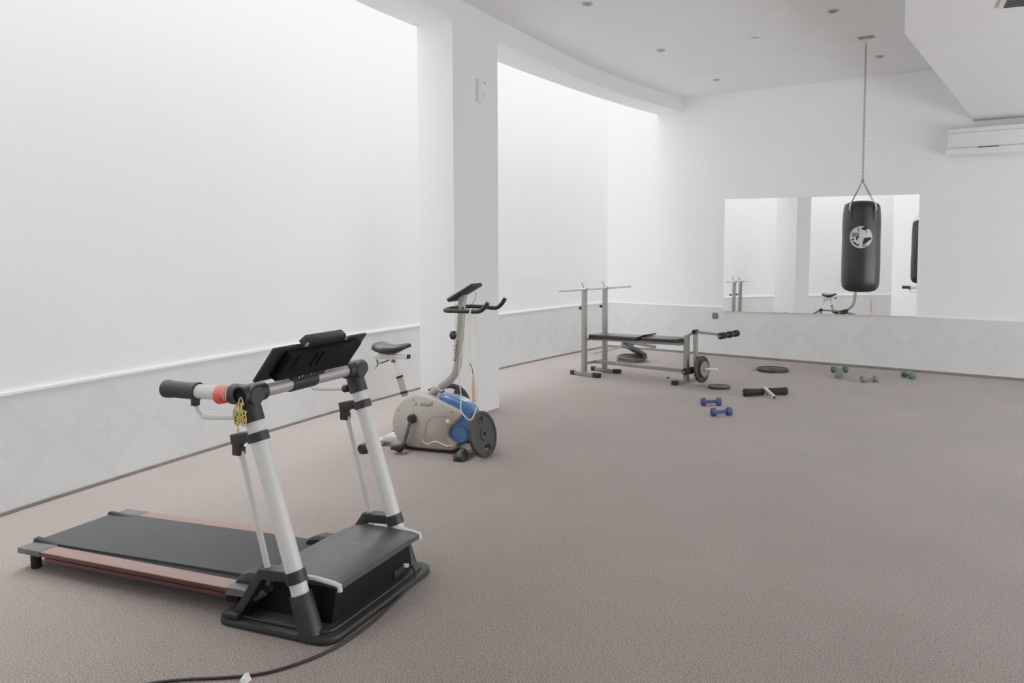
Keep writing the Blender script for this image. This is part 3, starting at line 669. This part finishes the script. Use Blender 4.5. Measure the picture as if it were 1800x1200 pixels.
# ------------------------------------------------------------------ weight plates
def plate_mesh(Rr, th, m, holes=3, hub=.05, bore=.0145, name='weight_plate', nth=72):
    """cast plate: raised rim, dished web, hub, optional grip slots cut right through"""
    rs = [bore, hub * .95, hub, Rr * .46, Rr * .50, Rr * .72, Rr * .76, Rr * .85, Rr * .87, Rr * .97, Rr]
    hs_ = [.5, .5, .3, .3, .3, .3, .3, .3, .5, .5, .40]
    t = bmesh.new(); F, Bk = [], []
    for r, h in zip(rs, hs_):
        F.append([t.verts.new((r * math.cos(2 * PI * k / nth), r * math.sin(2 * PI * k / nth), h * th)) for k in range(nth)])
        Bk.append([t.verts.new((r * math.cos(2 * PI * k / nth), r * math.sin(2 * PI * k / nth), -h * th)) for k in range(nth)])
    def is_hole(i, k):
        if not holes or i not in (4, 5): return False
        p = (k + .5) / nth * holes % 1; return abs(p - .5) < (.11 if i == 4 else .12)
    nr = len(rs)
    for i in range(nr - 1):
        for k in range(nth):
            k2 = (k + 1) % nth
            if is_hole(i, k):
                for (di, dk, e) in ((0, -1, ((i, k), (i + 1, k))), (0, 1, ((i, k2), (i + 1, k2))), (-1, 0, ((i, k), (i, k2))), (1, 0, ((i + 1, k), (i + 1, k2)))):
                    if not is_hole(i + di, (k + dk) % nth):
                        (a, q), (c, q2) = e
                        t.faces.new((F[a][q], F[c][q2], Bk[c][q2], Bk[a][q]))
                continue
            t.faces.new((F[i][k], F[i + 1][k], F[i + 1][k2], F[i][k2])); t.faces.new((Bk[i][k2], Bk[i + 1][k2], Bk[i + 1][k], Bk[i][k]))
    for k in range(nth):
        k2 = (k + 1) % nth
        t.faces.new((F[-1][k], Bk[-1][k], Bk[-1][k2], F[-1][k2])); t.faces.new((F[0][k2], Bk[0][k2], Bk[0][k], F[0][k]))
    bmesh.ops.recalc_face_normals(t, faces=t.faces[:])
    b = MB(); b._merge(t, m); return b.build(name, m)
def plate(Rr, th, m, loc, nrm, label, holes=3, spin=0., hub=.05, group=None):
    o = plate_mesh(Rr, th, m, holes, hub)
    place(o, loc, frame_to(nrm) @ Matrix.Rotation(R(spin), 4, 'Z'))
    return tag(o, label, 'weight plate', group)
# leaning on the front of the bike
kb = KX.to_3x3()
nrm = (kb @ Vector((.96, -.12, .22))).normalized()
plate(.165, .034, M_IRON, KX @ Vector((.105, -.06, .164)), nrm, 'black weight plate with grip holes leaning on the front of the exercise bike', 2, 8)
plate(.178, .034, M_IRON, (-4.44, 4.90, .178), Vector((.55, -.80, .12)), 'black weight plate standing between the bike and the column', 2, 0)
plate(.19, .036, M_IRON, (-3.148, 9.306, .018), (0, 0, 1), 'largest flat black weight plate lying on carpet near the back wall', 0, 0, .06)
plate(.118, .026, M_IRON, (-3.235, 7.845, .013), (0, 0, 1), 'small black weight plate lying flat in front of the bench', 0, 0, .04)

# ------------------------------------------------------------------ weight bench
BN = (-4.837, 7.899, 0)
W = thing('weight_bench', 'grey steel weight bench with black padding and a barbell rack at the left end', 'weight bench', BN, -6.5)
for s in (-1, 1):
    b = MB(); b.bar((0, s * .198, .035), (0, s * .198, 1.0), .05, .05); up_ = b.build('rack_post', M_STEEL, W)
    b = MB(); b.tube([(0, s * .198, 1.0), (0, s * .198, 1.02), (-.02, s * .198, 1.05), (-.035, s * .198, 1.095)], .009, M_STEEL, 10); b.tube([(0, s * .198, 1.0), (.03, s * .198, 1.012), (.045, s * .198, 1.035)], .009, M_STEEL, 10); b.build('hook', M_STEEL, up_)
    b = MB(); b.cyl((-.02, s * .198, .795), (-.06, s * .198, .795), .008); b.cyl((-.05, s * .198, .795), (-.075, s * .198, .795), .019); b.build('height_knob', M_BLACK, up_)
    b = MB(); b.bar((-.16, s * .198, .027), (.19, s * .198, .027), .05, .045); ft = b.build('rear_foot', M_STEEL, W)
    for x in (-.165, .185):
        b = MB(); b.box((x, s * .198, .027), (.06 if x < 0 else .09, .057, .053), bev=.006); b.build('end_cap', M_BLACK, ft)
b = MB(); b.bar((0, -.17, .15), (0, .17, .15), .035, .035); b.build('rack_cross_tube', M_STEEL, W)
b = MB(); b.bar((0, 0, .15), (1.27, 0, .165), .04, .04); b.build('lower_tube', M_STEEL, W)
for y in (-.05, .05):
    b = MB(); b.bar((-.02, y, .428), (1.23, y, .462), .03, .035); b.build('pad_rail', M_STEEL, W)
b = MB(); b.bar((0, -.20, .43), (0, .20, .43), .035, .035); b.build('pad_support', M_STEEL, W)
ps = Vector((1.25, 0, .034)).normalized()
b = MB(); b.box((.35, 0, .472), (.69, .27, .045), M_PAD, Matrix.Rotation(-math.atan2(.034, 1.25), 4, 'Y'), .016, 3); b.build('backrest', M_PAD, W)
b = MB(); b.box((.735, 0, .510), (.12, .25, .012), M_PAD, Matrix.Rotation(R(-22), 4, 'Y'), .004); b.build('backrest_flap', M_PAD, W)
b = MB(); b.box((.99, 0, .494), (.47, .27, .043), M_PAD, Matrix.Rotation(-math.atan2(.034, 1.25), 4, 'Y'), .016, 3); b.build('seat', M_PAD, W)
b = MB(); b.bar((1.265, 0, .04), (1.265, 0, .555), .05, .05); b.build('front_leg', M_STEEL, W)
b = MB(); b.bar((1.14, -.02, .026), (1.14, .40, .026), .05, .045); ff = b.build('front_foot', M_STEEL, W)
for y in (-.03, .42):
    b = MB(); b.box((1.14, y, .027), (.056, .07, .053), bev=.006); b.build('end_cap', M_BLACK, ff)
b = MB(); b.bar((1.14, .0, .05), (1.265, 0, .06), .04, .03); b.build('foot_gusset', M_STEEL, W)
b = MB(); b.bar((1.265, 0, .545), (1.36, .02, .60), .04, .03); lb = b.build('curl_bracket', M_STEEL, W)
b = MB(); b.cyl((1.36, -.02, .60), (1.36, .06, .60), .024); b.build('pivot', M_BLACK, lb)
b = MB(); b.bar((1.36, .02, .60), (1.375, .02, .15), .04, .04); ca_ = b.build('curl_arm', M_STEEL, W)
b = MB(); b.bar((1.365, .02, .598), (1.73, .03, .588), .028, .028); rd = b.build('knee_bar', M_STEEL, W)
def rollers(xc, zc, y0s, parent, r=.036):
    b = MB(); b.tube([(xc, y0s[0][0] - .02, zc), (xc, y0s[-1][1] + .02, zc)], .010, seg=12); b.build('axle', M_STEEL, parent)
    for y0, y1 in y0s:
        b = MB(); b.lathe([(.011, 0), (r * .8, 0), (r, .01), (r, y1 - y0 - .01), (r * .8, y1 - y0), (.011, y1 - y0), (.011, 0)], (xc, y0, zc), (0, 1, 0)); b.build('foam_pad', M_FOAM, parent)
rollers(1.725, .588, ((-.10, .0), (.07, .14), (.21, .28)), rd)
rollers(1.35, .185, ((-.18, .0), (.05, .2)), ca_, .038)
b = MB(); b.tube([(1.37, .02, .20), (1.64, .02, .215)], .012, seg=12); b.build('plate_peg', M_WHITE, ca_)
WX = Matrix.Translation(BN) @ Matrix.Rotation(R(-6.5), 4, 'Z')
ax = (WX.to_3x3() @ Vector((1, 0, .05))).normalized()
plate(.145, .03, M_IRON, WX @ Vector((1.445, .02, .200)), ax, 'black weight plate loaded on the leg curl peg of the bench', 0, 0, .04)
plate(.085, .022, M_GREYPL, WX @ Vector((1.476, .02, .203)), ax, 'small grey weight plate on the leg curl peg against a black plate', 0, 0, .03)
b = MB(); b.cyl((0, -.68, 1.025), (0, .71, 1.025), .0145, M_ALU, 16); b.cyl((0, -.245, 1.025), (0, -.235, 1.025), .0165); b.cyl((0, .235, 1.025), (0, .245, 1.025), .0165)
bb = tag(b.build('barbell', M_SILVER), 'bare silver barbell bar resting across the bench rack', 'barbell'); place(bb, (BN[0] + .012, BN[1], -.006), Matrix.Rotation(R(-6.5), 4, 'Z'))

# pile of parts in the far corner
plate(.135, .03, M_IRONG, (-5.0, 8.98, .015), (0, 0, 1), 'flat weight plate at the bottom of the pile behind the bench', 0, 0, .04)
plate(.20, .034, M_IRONG, (-4.985, 9.10, .049), (.02, -.03, 1), 'wide flat weight plate on top of another in the pile behind the bench', 0, 0, .05)
plate(.17, .034, M_IRONG, (-5.0, 9.13, .152), (.38, .22, .9), 'tilted dark weight plate propped on the pile behind the bench', 0, 0, .05)
plate(.13, .026, M_IRON, (-4.86, 9.03, .156), (.40, .24, .86), 'small black weight plate leaning at the right of the pile behind the bench', 0, 0, .04)
fr = thing('bench_attachment', 'grey steel tube attachment with black end cap lying on the plate pile', 'bench attachment', (-5.02, 9.19, .222), 0)
b = MB(); b.bar((-.36, .07, .035), (.37, -.08, -.01), .04, .045); tb = b.build('tube', M_STEEL, fr)
b = MB(); b.bar((-.375, .073, .036), (-.33, .064, .033), .048, .053); b.build('end_cap', M_BLACK, fr)
b = MB(); b.prism(rpoly(-.16, .14, -.09, .09, .03), -.012, .012, Matrix.Translation((-.12, .03, .018)) @ Matrix.Rotation(R(12), 4, 'Y'), bev=.004); b.build('foot_plate', M_IRONG, fr)
b = MB(); b.tube([(-5.76, 9.39, .012), (-5.48, 9.30, .085), (-5.18, 9.2, .165)], .011, seg=10); tag(b.build('dumbbell_bar', M_BARGREY), 'thin grey bar leaning from the carpet onto the plate pile', 'bar')

# ------------------------------------------------------------------ dumbbells
def dumbbell(m, label, loc, rz, group, hr=.034, L=.2):
    d = thing('dumbbell', label, 'dumbbell', loc, rz, group)
    b = MB(); b.lathe([(0, -.07), (.0145, -.07), (.0165, 0), (.0145, .07), (0, .07)], (0, 0, hr), (1, 0, 0)); b.build('grip', m, d)
    for e in (-1, 1):
        b = MB(); b.lathe([(0, .046), (.018, .046), (hr * .93, .052), (hr, .060), (hr, .084), (hr * .92, .095), (hr * .6, .1), (0, .1)], (0, 0, hr), (e, 0, 0), None, 8 if m is M_DBLUE else 20); b.build('head', m, d)
    return d
dumbbell(M_DBLUE, 'blue dumbbell lying farther back, nearer to the small plate', (-2.93, 6.91, 0), 36, 'blue dumbbells', .039)
dumbbell(M_DBLUE, 'blue dumbbell nearest to the camera on the carpet', (-2.67, 6.53, 0), 46, 'blue dumbbells', .039)
dumbbell(M_DGREEN, 'green dumbbell lying behind a grey one near the back wall', (-2.435, 9.64, 0), 36, 'green dumbbells', .04)
dumbbell(M_DGREY, 'grey dumbbell seen end-on in front of a green one', (-2.345, 9.28, 0), 103, 'grey dumbbells', .047)
dumbbell(M_DGREY, 'grey dumbbell lying sideways between the two green ones', (-1.975, 9.12, 0), 40, 'grey dumbbells', .04)
dumbbell(M_DGREEN, 'rightmost green dumbbell turned diagonally near the back wall', (-1.665, 9.66, 0), -48, 'green dumbbells', .039)

# foam leg roller with its steel stem
FR = thing('leg_roller', 'black foam leg roller with a silver square stem lying on the carpet', 'leg roller', (-2.672, 7.69, 0), 45.5)
b = MB(); b.tube([(-.25, 0, .04), (.25, 0, .04)], .011, seg=12); b.build('axle', M_STEEL, FR)
for e in (-1, 1):
    b = MB(); b.lathe([(.011, .02), (.03, .02), (.036, .03), (.0345, .12), (.040, .2), (.041, .222), (.036, .235), (.02, .24), (.011, .24), (.011, .02)], (0, 0, .041), (e, 0, 0)); b.build('foam_pad', M_FOAM, FR)
SX = Matrix.Rotation(R(-45.5), 3, 'Z')
se = SX @ (Vector((-2.53, 7.55, .018)) - Vector((-2.672, 7.69, 0))); s0 = Vector((0, .02, .075)); 
b = MB(); b.bar(s0, se + Vector((0, 0, .004)), .03, .03, bev=.002); stm = b.build('stem', M_ALU, FR)
dv = (se - s0).normalized()
b = MB(); b.bar(se - dv * .004 + Vector((0, 0, .004)), se + dv * .003 + Vector((0, 0, .004)), .024, .024, bev=0); b.build('stem_end', M_BLACKM, stm)

# crumbs on the carpet
b = MB(); b.lathe([(0, 0), (.014, .003), (.016, .012), (.008, .02), (0, .022)], (-3.964, 8.088, 0), (0, 0, 1), None, 9); tag(b.build('rubber_stopper', M_BLACK), 'tiny black rubber stopper on the carpet under the bench', 'stopper')

# ------------------------------------------------------------------ on the walls
Mi = thing('wall_mirror', 'wide frameless mirror on the back wall behind the punching bag', 'mirror', (-2.925, YB, 0))
b = MB(); b.hull([(-1.232, -.038, .632), (1.238, -.037, .682), (1.233, -.013, 2.145), (-1.233, -.0127, 2.168), (-1.232, 0, .632), (1.238, 0, .682), (1.233, 0, 2.145), (-1.233, 0, 2.168)],
                 [(0, 1, 2, 3), (4, 5, 6, 7), (0, 1, 5, 4), (1, 2, 6, 5), (2, 3, 7, 6), (3, 0, 4, 7)]); b.build('glass', M_MIRROR, Mi)
b = MB(); b.cyl((-1.236, -.006, 1.47), (-1.236, -.022, 1.47), .016, seg=14); b.build('clip', M_WHITE, Mi)
so = thing('wall_socket', 'small brown square socket on the back wall papering behind the bench', 'socket', (-4.275, YB - .012, .56))
b = MB(); b.box((0, -.006, 0), (.088, .012, .088), bev=.003); b.build('plate', M_SOCKET, so)
b = MB(); b.lathe([(.03, 0), (.032, .003), (.026, .003), (.024, -.004), (0, -.004)], (0, -.0115, 0), (0, -1, 0), None, 24); b.build('outlet', M_DARK, so)

# motion sensor on the column
N_ = Vector((.68, .06, 0)).normalized(); tg = Vector((-N_.y, N_.x, 0))
ps_ = thing('motion_sensor', 'white motion sensor box mounted high on the column', 'motion sensor', Vector((-4.5205, 5.405, 2.88)), math.degrees(math.atan2(N_.y, N_.x)))
b = MB(); secs = []
for z, dp in ((-.10, .028), (-.09, .04), (-.03, .05), (.05, .05), (.09, .042), (.10, .03)):
    secs.append([(0, -.036, z), (dp * .6, -.036, z), (dp, -.018, z), (dp, .018, z), (dp * .6, .036, z), (0, .036, z)])
b.loft(secs); b.build('case', M_PVC, ps_)
b = MB(); b.loft([[(.02, -.028, z), (d, -.015, z), (d, .015, z), (.02, .028, z)] for z, d in ((-.07, .045), (-.05, .054), (-.01, .054), (.005, .048))]); b.build('lens', M_WHITE, ps_)
b = MB(); b.box((.03, .04, .075), (.02, .022, .006)); b.build('bracket_slot', M_DARK, ps_)

# air conditioner
AC = thing('air_conditioner', 'white split air conditioner high on the back wall under the soffit', 'air conditioner', (-.9, YB - .002, 2.715))
b = MB(); prof = [(0, -.125), (0, .165), (-.17, .165), (-.2, .15), (-.21, .09), (-.21, -.06), (-.19, -.075), (-.12, -.115)]
b.prism([(y, z) for y, z in prof], -.475, .475, Matrix.Rotation(R(90), 4, 'Z') @ Matrix.Rotation(R(90), 4, 'X') @ Matrix.Diagonal((1, 1, -1, 1)), bev=.004); b.build('body', M_ACW, AC)
b = MB(); b.hull([(-.495, -.215, -.072), (.495, -.215, -.072), (.495, -.05, -.145), (-.495, -.05, -.145), (-.495, -.222, -.088), (.495, -.222, -.088), (.495, -.21, -.148), (-.495, -.21, -.148)],
                 [(0, 1, 2, 3), (4, 5, 6, 7), (0, 1, 5, 4), (1, 2, 6, 5), (2, 3, 7, 6), (3, 0, 4, 7)], None, .004); b.build('air_flap', M_PVC, AC)
b = MB(); b.box((-.06, -.216, -.076), (.21, .012, .009)); b.build('display_slot', M_DARK, AC)
b = MB(); b.box((0, -.2105, .10), (.94, .003, .004)); b.build('panel_seam', M_GREYL, AC)

# ceiling fittings
def downlight(x, y, label):
    d = thing('downlight', label, 'ceiling light', (x, y, ZC), 0, 'recessed ceiling downlights')
    b = MB(); b.lathe([(.030, -.002), (.036, -.012), (.044, -.010), (.05, -.003), (.05, 0), (.03, 0), (.030, -.002)], (0, 0, 0), (0, 0, 1)); b.build('ring', M_DOWNL, d)
    b = MB(); b.lathe([(0, -.006), (.02, -.006), (.03, -.001), (0, -.001)], (0, 0, 0), (0, 0, 1)); b.build('bulb', M_LAMPOFF, d)
    return d
d0 = downlight(-3.66, 5.83, 'unlit downlight nearest the beam and the camera, at the top edge of the photo')
dup(d0, (-3.85, 7.61, ZC), 0, 'unlit downlight, middle one of the row beside the beam')
dup(d0, (-3.93, 9.31, ZC), 0, 'unlit downlight of the beam row nearest the back wall')
dup(d0, (-1.95, 7.21, ZC), 0, 'unlit downlight between the smoke detector and the soffit corner')
dup(d0, (-1.97, 9.17, ZC), 0, 'unlit downlight on the ceiling just behind the punching bag mount')
sm = thing('smoke_detector', 'small white round smoke detector on the ceiling', 'smoke detector', (-2.82, 7.65, ZC))
b = MB(); b.lathe([(0, -.035), (.03, -.035), (.04, -.028), (.045, -.015), (.055, -.012), (.055, 0), (0, 0)]); b.build('housing', M_PVC, sm)
b = MB(); b.lathe([(.041, -.026), (.047, -.02), (.047, -.017), (.041, -.017), (.041, -.026)]); b.build('grille', M_GREYL, sm)
vt = thing('ceiling_vent', 'square slatted air vent in the soffit, top right corner', 'vent', (-.335, 5.45, ZS), 12)
b = MB(); b.box((0, 0, -.006), (.30, .30, .012), bev=.003); b.build('frame', M_PVC, vt)
b = MB(); b.box((0, 0, -.0125), (.24, .24, .002)); b.build('backing', M_DARK, vt)
for k in range(8):
    b = MB(); b.box((0, -.105 + k * .03, -.017), (.24, .02, .002), rot=Matrix.Rotation(R(28), 4, 'X')); b.build('slat', M_GREYL, vt)

# ------------------------------------------------------------------ punching bag
BX, BY = -1.908, 8.28
mt = thing('ceiling_mount', 'grey metal ceiling plate holding the punching bag chain', 'ceiling mount', (BX, BY, ZC))
b = MB(); b.prism(rpoly(-.075, .075, -.045, .045, .012), -.012, 0, bev=.003); b.build('plate', M_STEEL, mt)
b = MB(); b.tube([(0, 0, -.01), (.018, 0, -.02), (.018, 0, -.045), (0, 0, -.058), (-.018, 0, -.045), (-.018, 0, -.02)], .005, seg=8, closed=True); b.build('ring', M_CHROME, mt)
for x in (-.055, .055):
    b = MB(); b.cyl((x, 0, -.012), (x, 0, -.02), .009, seg=6); b.build('bolt', M_CHROME, mt)
PB = thing('punching_bag', 'black cylindrical punching bag with round white emblem hanging on a chain', 'punching bag', (BX, BY, 1.065), 0)
rb = .184; hb = .87
b = MB(); b.lathe([(0, -.01), (.10, -.006), (.15, .012), (.176, .045), (rb, .10), (rb + .003, .3), (rb, .5), (rb + .002, .68), (rb - .002, .78), (rb - .008, hb - .03), (rb - .012, hb - .012), (.16, hb + .01), (.12, hb + .03), (.07, hb + .043), (0, hb + .046)], (0, 0, 0), (0, 0, 1), None, 56)
bag = b.build('bag_body', M_BAG, PB, 50)
fa = math.atan2(0 - BY, 0 - BX)                                   # side of the bag with the emblem
for a in (fa + .75, fa - .62, fa + 2.4, fa - 2.4):
    ca, sa = math.cos(a), math.sin(a)
    b = MB(); 
    b.loft([[((rb + e) * math.cos(a + w), (rb + e) * math.sin(a + w), z) for e, w in ((.0, -.10), (.005, -.10), (.005, .10), (.0, .10))] for z in (hb - .17, hb - .10, hb - .02)]); b.build('strap', M_PAD, bag)
    b = MB(); b.tube([((rb + .004) * ca, (rb + .004) * sa, hb - .06), ((rb + .012) * ca, (rb + .012) * sa, hb - .04), ((rb - .0) * ca, (rb - .0) * sa, hb + .01)], .006, seg=8); b.build('hook', M_CHROME, bag)
    b = MB(); P0 = Vector((rb * .98 * ca, rb * .98 * sa, hb + .0)); P1 = Vector((0, 0, 1.115)); n = 12
    for k in range(n):
        c_ = P0.lerp(P1, (k + .5) / n); d_ = (P1 - P0).normalized(); sd_ = d_.cross(Vector((sa, -ca, 0)) if k % 2 else Vector((ca, sa, 0))).normalized() if k % 2 else Vector((sa, -ca, 0))
        l = (P1 - P0).length / n * .62
        b.tube([c_ + d_ * l * math.cos(q) + sd_ * .007 * math.sin(q) for q in [2 * PI * j / 8 for j in range(8)]], .0026, seg=5, closed=True)
    b.build('chain_leg', M_STEEL, PB)
b = MB(); z0, z1 = 1.125, ZC - 1.065 - .05; n = 62
b.tube([(.012 * math.cos(q), 0, 1.12 + .016 * math.sin(q)) for q in [2 * PI * j / 10 for j in range(10)]], .004, seg=6, closed=True)
for k in range(n):
    zc_ = z0 + (z1 - z0) * (k + .5) / n; l = (z1 - z0) / n * .66
    ex = (1, 0) if k % 2 else (0, 1)
    b.tube([(ex[0] * .009 * math.sin(q), ex[1] * .009 * math.sin(q), zc_ + l * math.cos(q)) for q in [2 * PI * j / 8 for j in range(8)]], .0034, seg=5, closed=True)
b.build('chain', M_STEEL, PB)
# printed emblem: kicking figure in a disc
def inpoly(x, y, P):
    r = False; j = len(P) - 1
    for i in range(len(P)):
        if (P[i][1] > y) != (P[j][1] > y) and x < (P[j][0] - P[i][0]) * (y - P[i][1]) / (P[j][1] - P[i][1]) + P[i][0]: r = not r
        j = i
    return r
DK = [[(600, 235), (700, 195), (800, 240), (840, 285), (770, 310), (790, 400), (760, 440), (740, 400), (760, 330), (700, 345), (640, 315), (595, 330)],
      [(410, 600), (470, 545), (535, 550), (495, 620), (445, 705), (405, 660)], [(245, 655), (330, 630), (355, 668), (305, 700), (275, 745)],
      [(285, 760), (330, 750), (390, 780), (440, 835), (500, 835), (535, 860), (510, 915), (440, 895), (345, 840)],
      [(680, 620), (860, 590), (965, 600), (955, 680), (870, 720), (800, 790), (740, 835), (660, 865), (635, 840), (660, 720)]]
GR = [[(430, 240), (500, 225), (535, 380), (500, 395)], [(300, 415), (510, 420), (515, 545), (420, 590), (260, 570), (240, 480)], [(620, 870), (760, 860), (820, 930), (640, 960)]]
b = MB(); t = bmesh.new(); n = 72; er = .108; vg = {}; ez = .545; eo = fa - .02
im = [b._mi(M_BADGE), b._mi(M_BLACKM), b._mi(M_BADGEG)]
def ev(i, j):
    if (i, j) not in vg:
        u, v = (i / n * 2 - 1) * er, (j / n * 2 - 1) * er; a = eo + u / rb
        vg[i, j] = t.verts.new(((rb + .0045) * math.cos(a), (rb + .0045) * math.sin(a), ez + v))
    return vg[i, j]
for i in range(n):
    for j in range(n):
        u, v = (i + .5) / n * 2 - 1, (j + .5) / n * 2 - 1
        if u * u + v * v > 1: continue
        px, py = 580 + u * 405, 590 - v * 405
        k = 1 if any(inpoly(px, py, P) for P in DK) else 2 if any(inpoly(px, py, P) for P in GR) else 0
        f_ = t.faces.new((ev(i, j), ev(i + 1, j), ev(i + 1, j + 1), ev(i, j + 1))); f_.material_index = im[k]
me = bpy.data.meshes.new('t'); t.to_mesh(me); t.free(); b.b.from_mesh(me); bpy.data.meshes.remove(me)
b.build('emblem', M_BADGE, bag, label='round white emblem of a kicking figure')

# ------------------------------------------------------------------ world and colour
w = bpy.data.worlds.new('World'); SC.world = w; w.use_nodes = True
w.node_tree.nodes['Background'].inputs[0].default_value = (.9, .95, 1, 1); w.node_tree.nodes['Background'].inputs[1].default_value = .2
SC.view_settings.view_transform = 'Standard'; SC.view_settings.look = 'None'; SC.view_settings.exposure = 0.; SC.view_settings.gamma = 1.0
# soft photographic shoulder so the daylit wall rolls off instead of clipping
SC.view_settings.use_curve_mapping = True
cm = SC.view_settings.curve_mapping
WL = 5.
cm.black_level = (0, 0, 0); cm.white_level = (WL, WL, WL); cm.use_clip = False
cv = cm.curves[3]
g_ = lambda x: x / (1 + x ** 1.62) ** (1 / 1.62)
xs = [.1, .2, .3, .42, .56, .72, .9, 1.15, 1.5, 2., 2.7, 3.6]
cv.points[0].location = (0, 0); cv.points[-1].location = (1, g_(WL))
for x in xs: cv.points.new(x / WL, g_(x))
cm.update()
SC.cycles.max_bounces = 14; SC.cycles.diffuse_bounces = 8; SC.cycles.sample_clamp_indirect = 8.
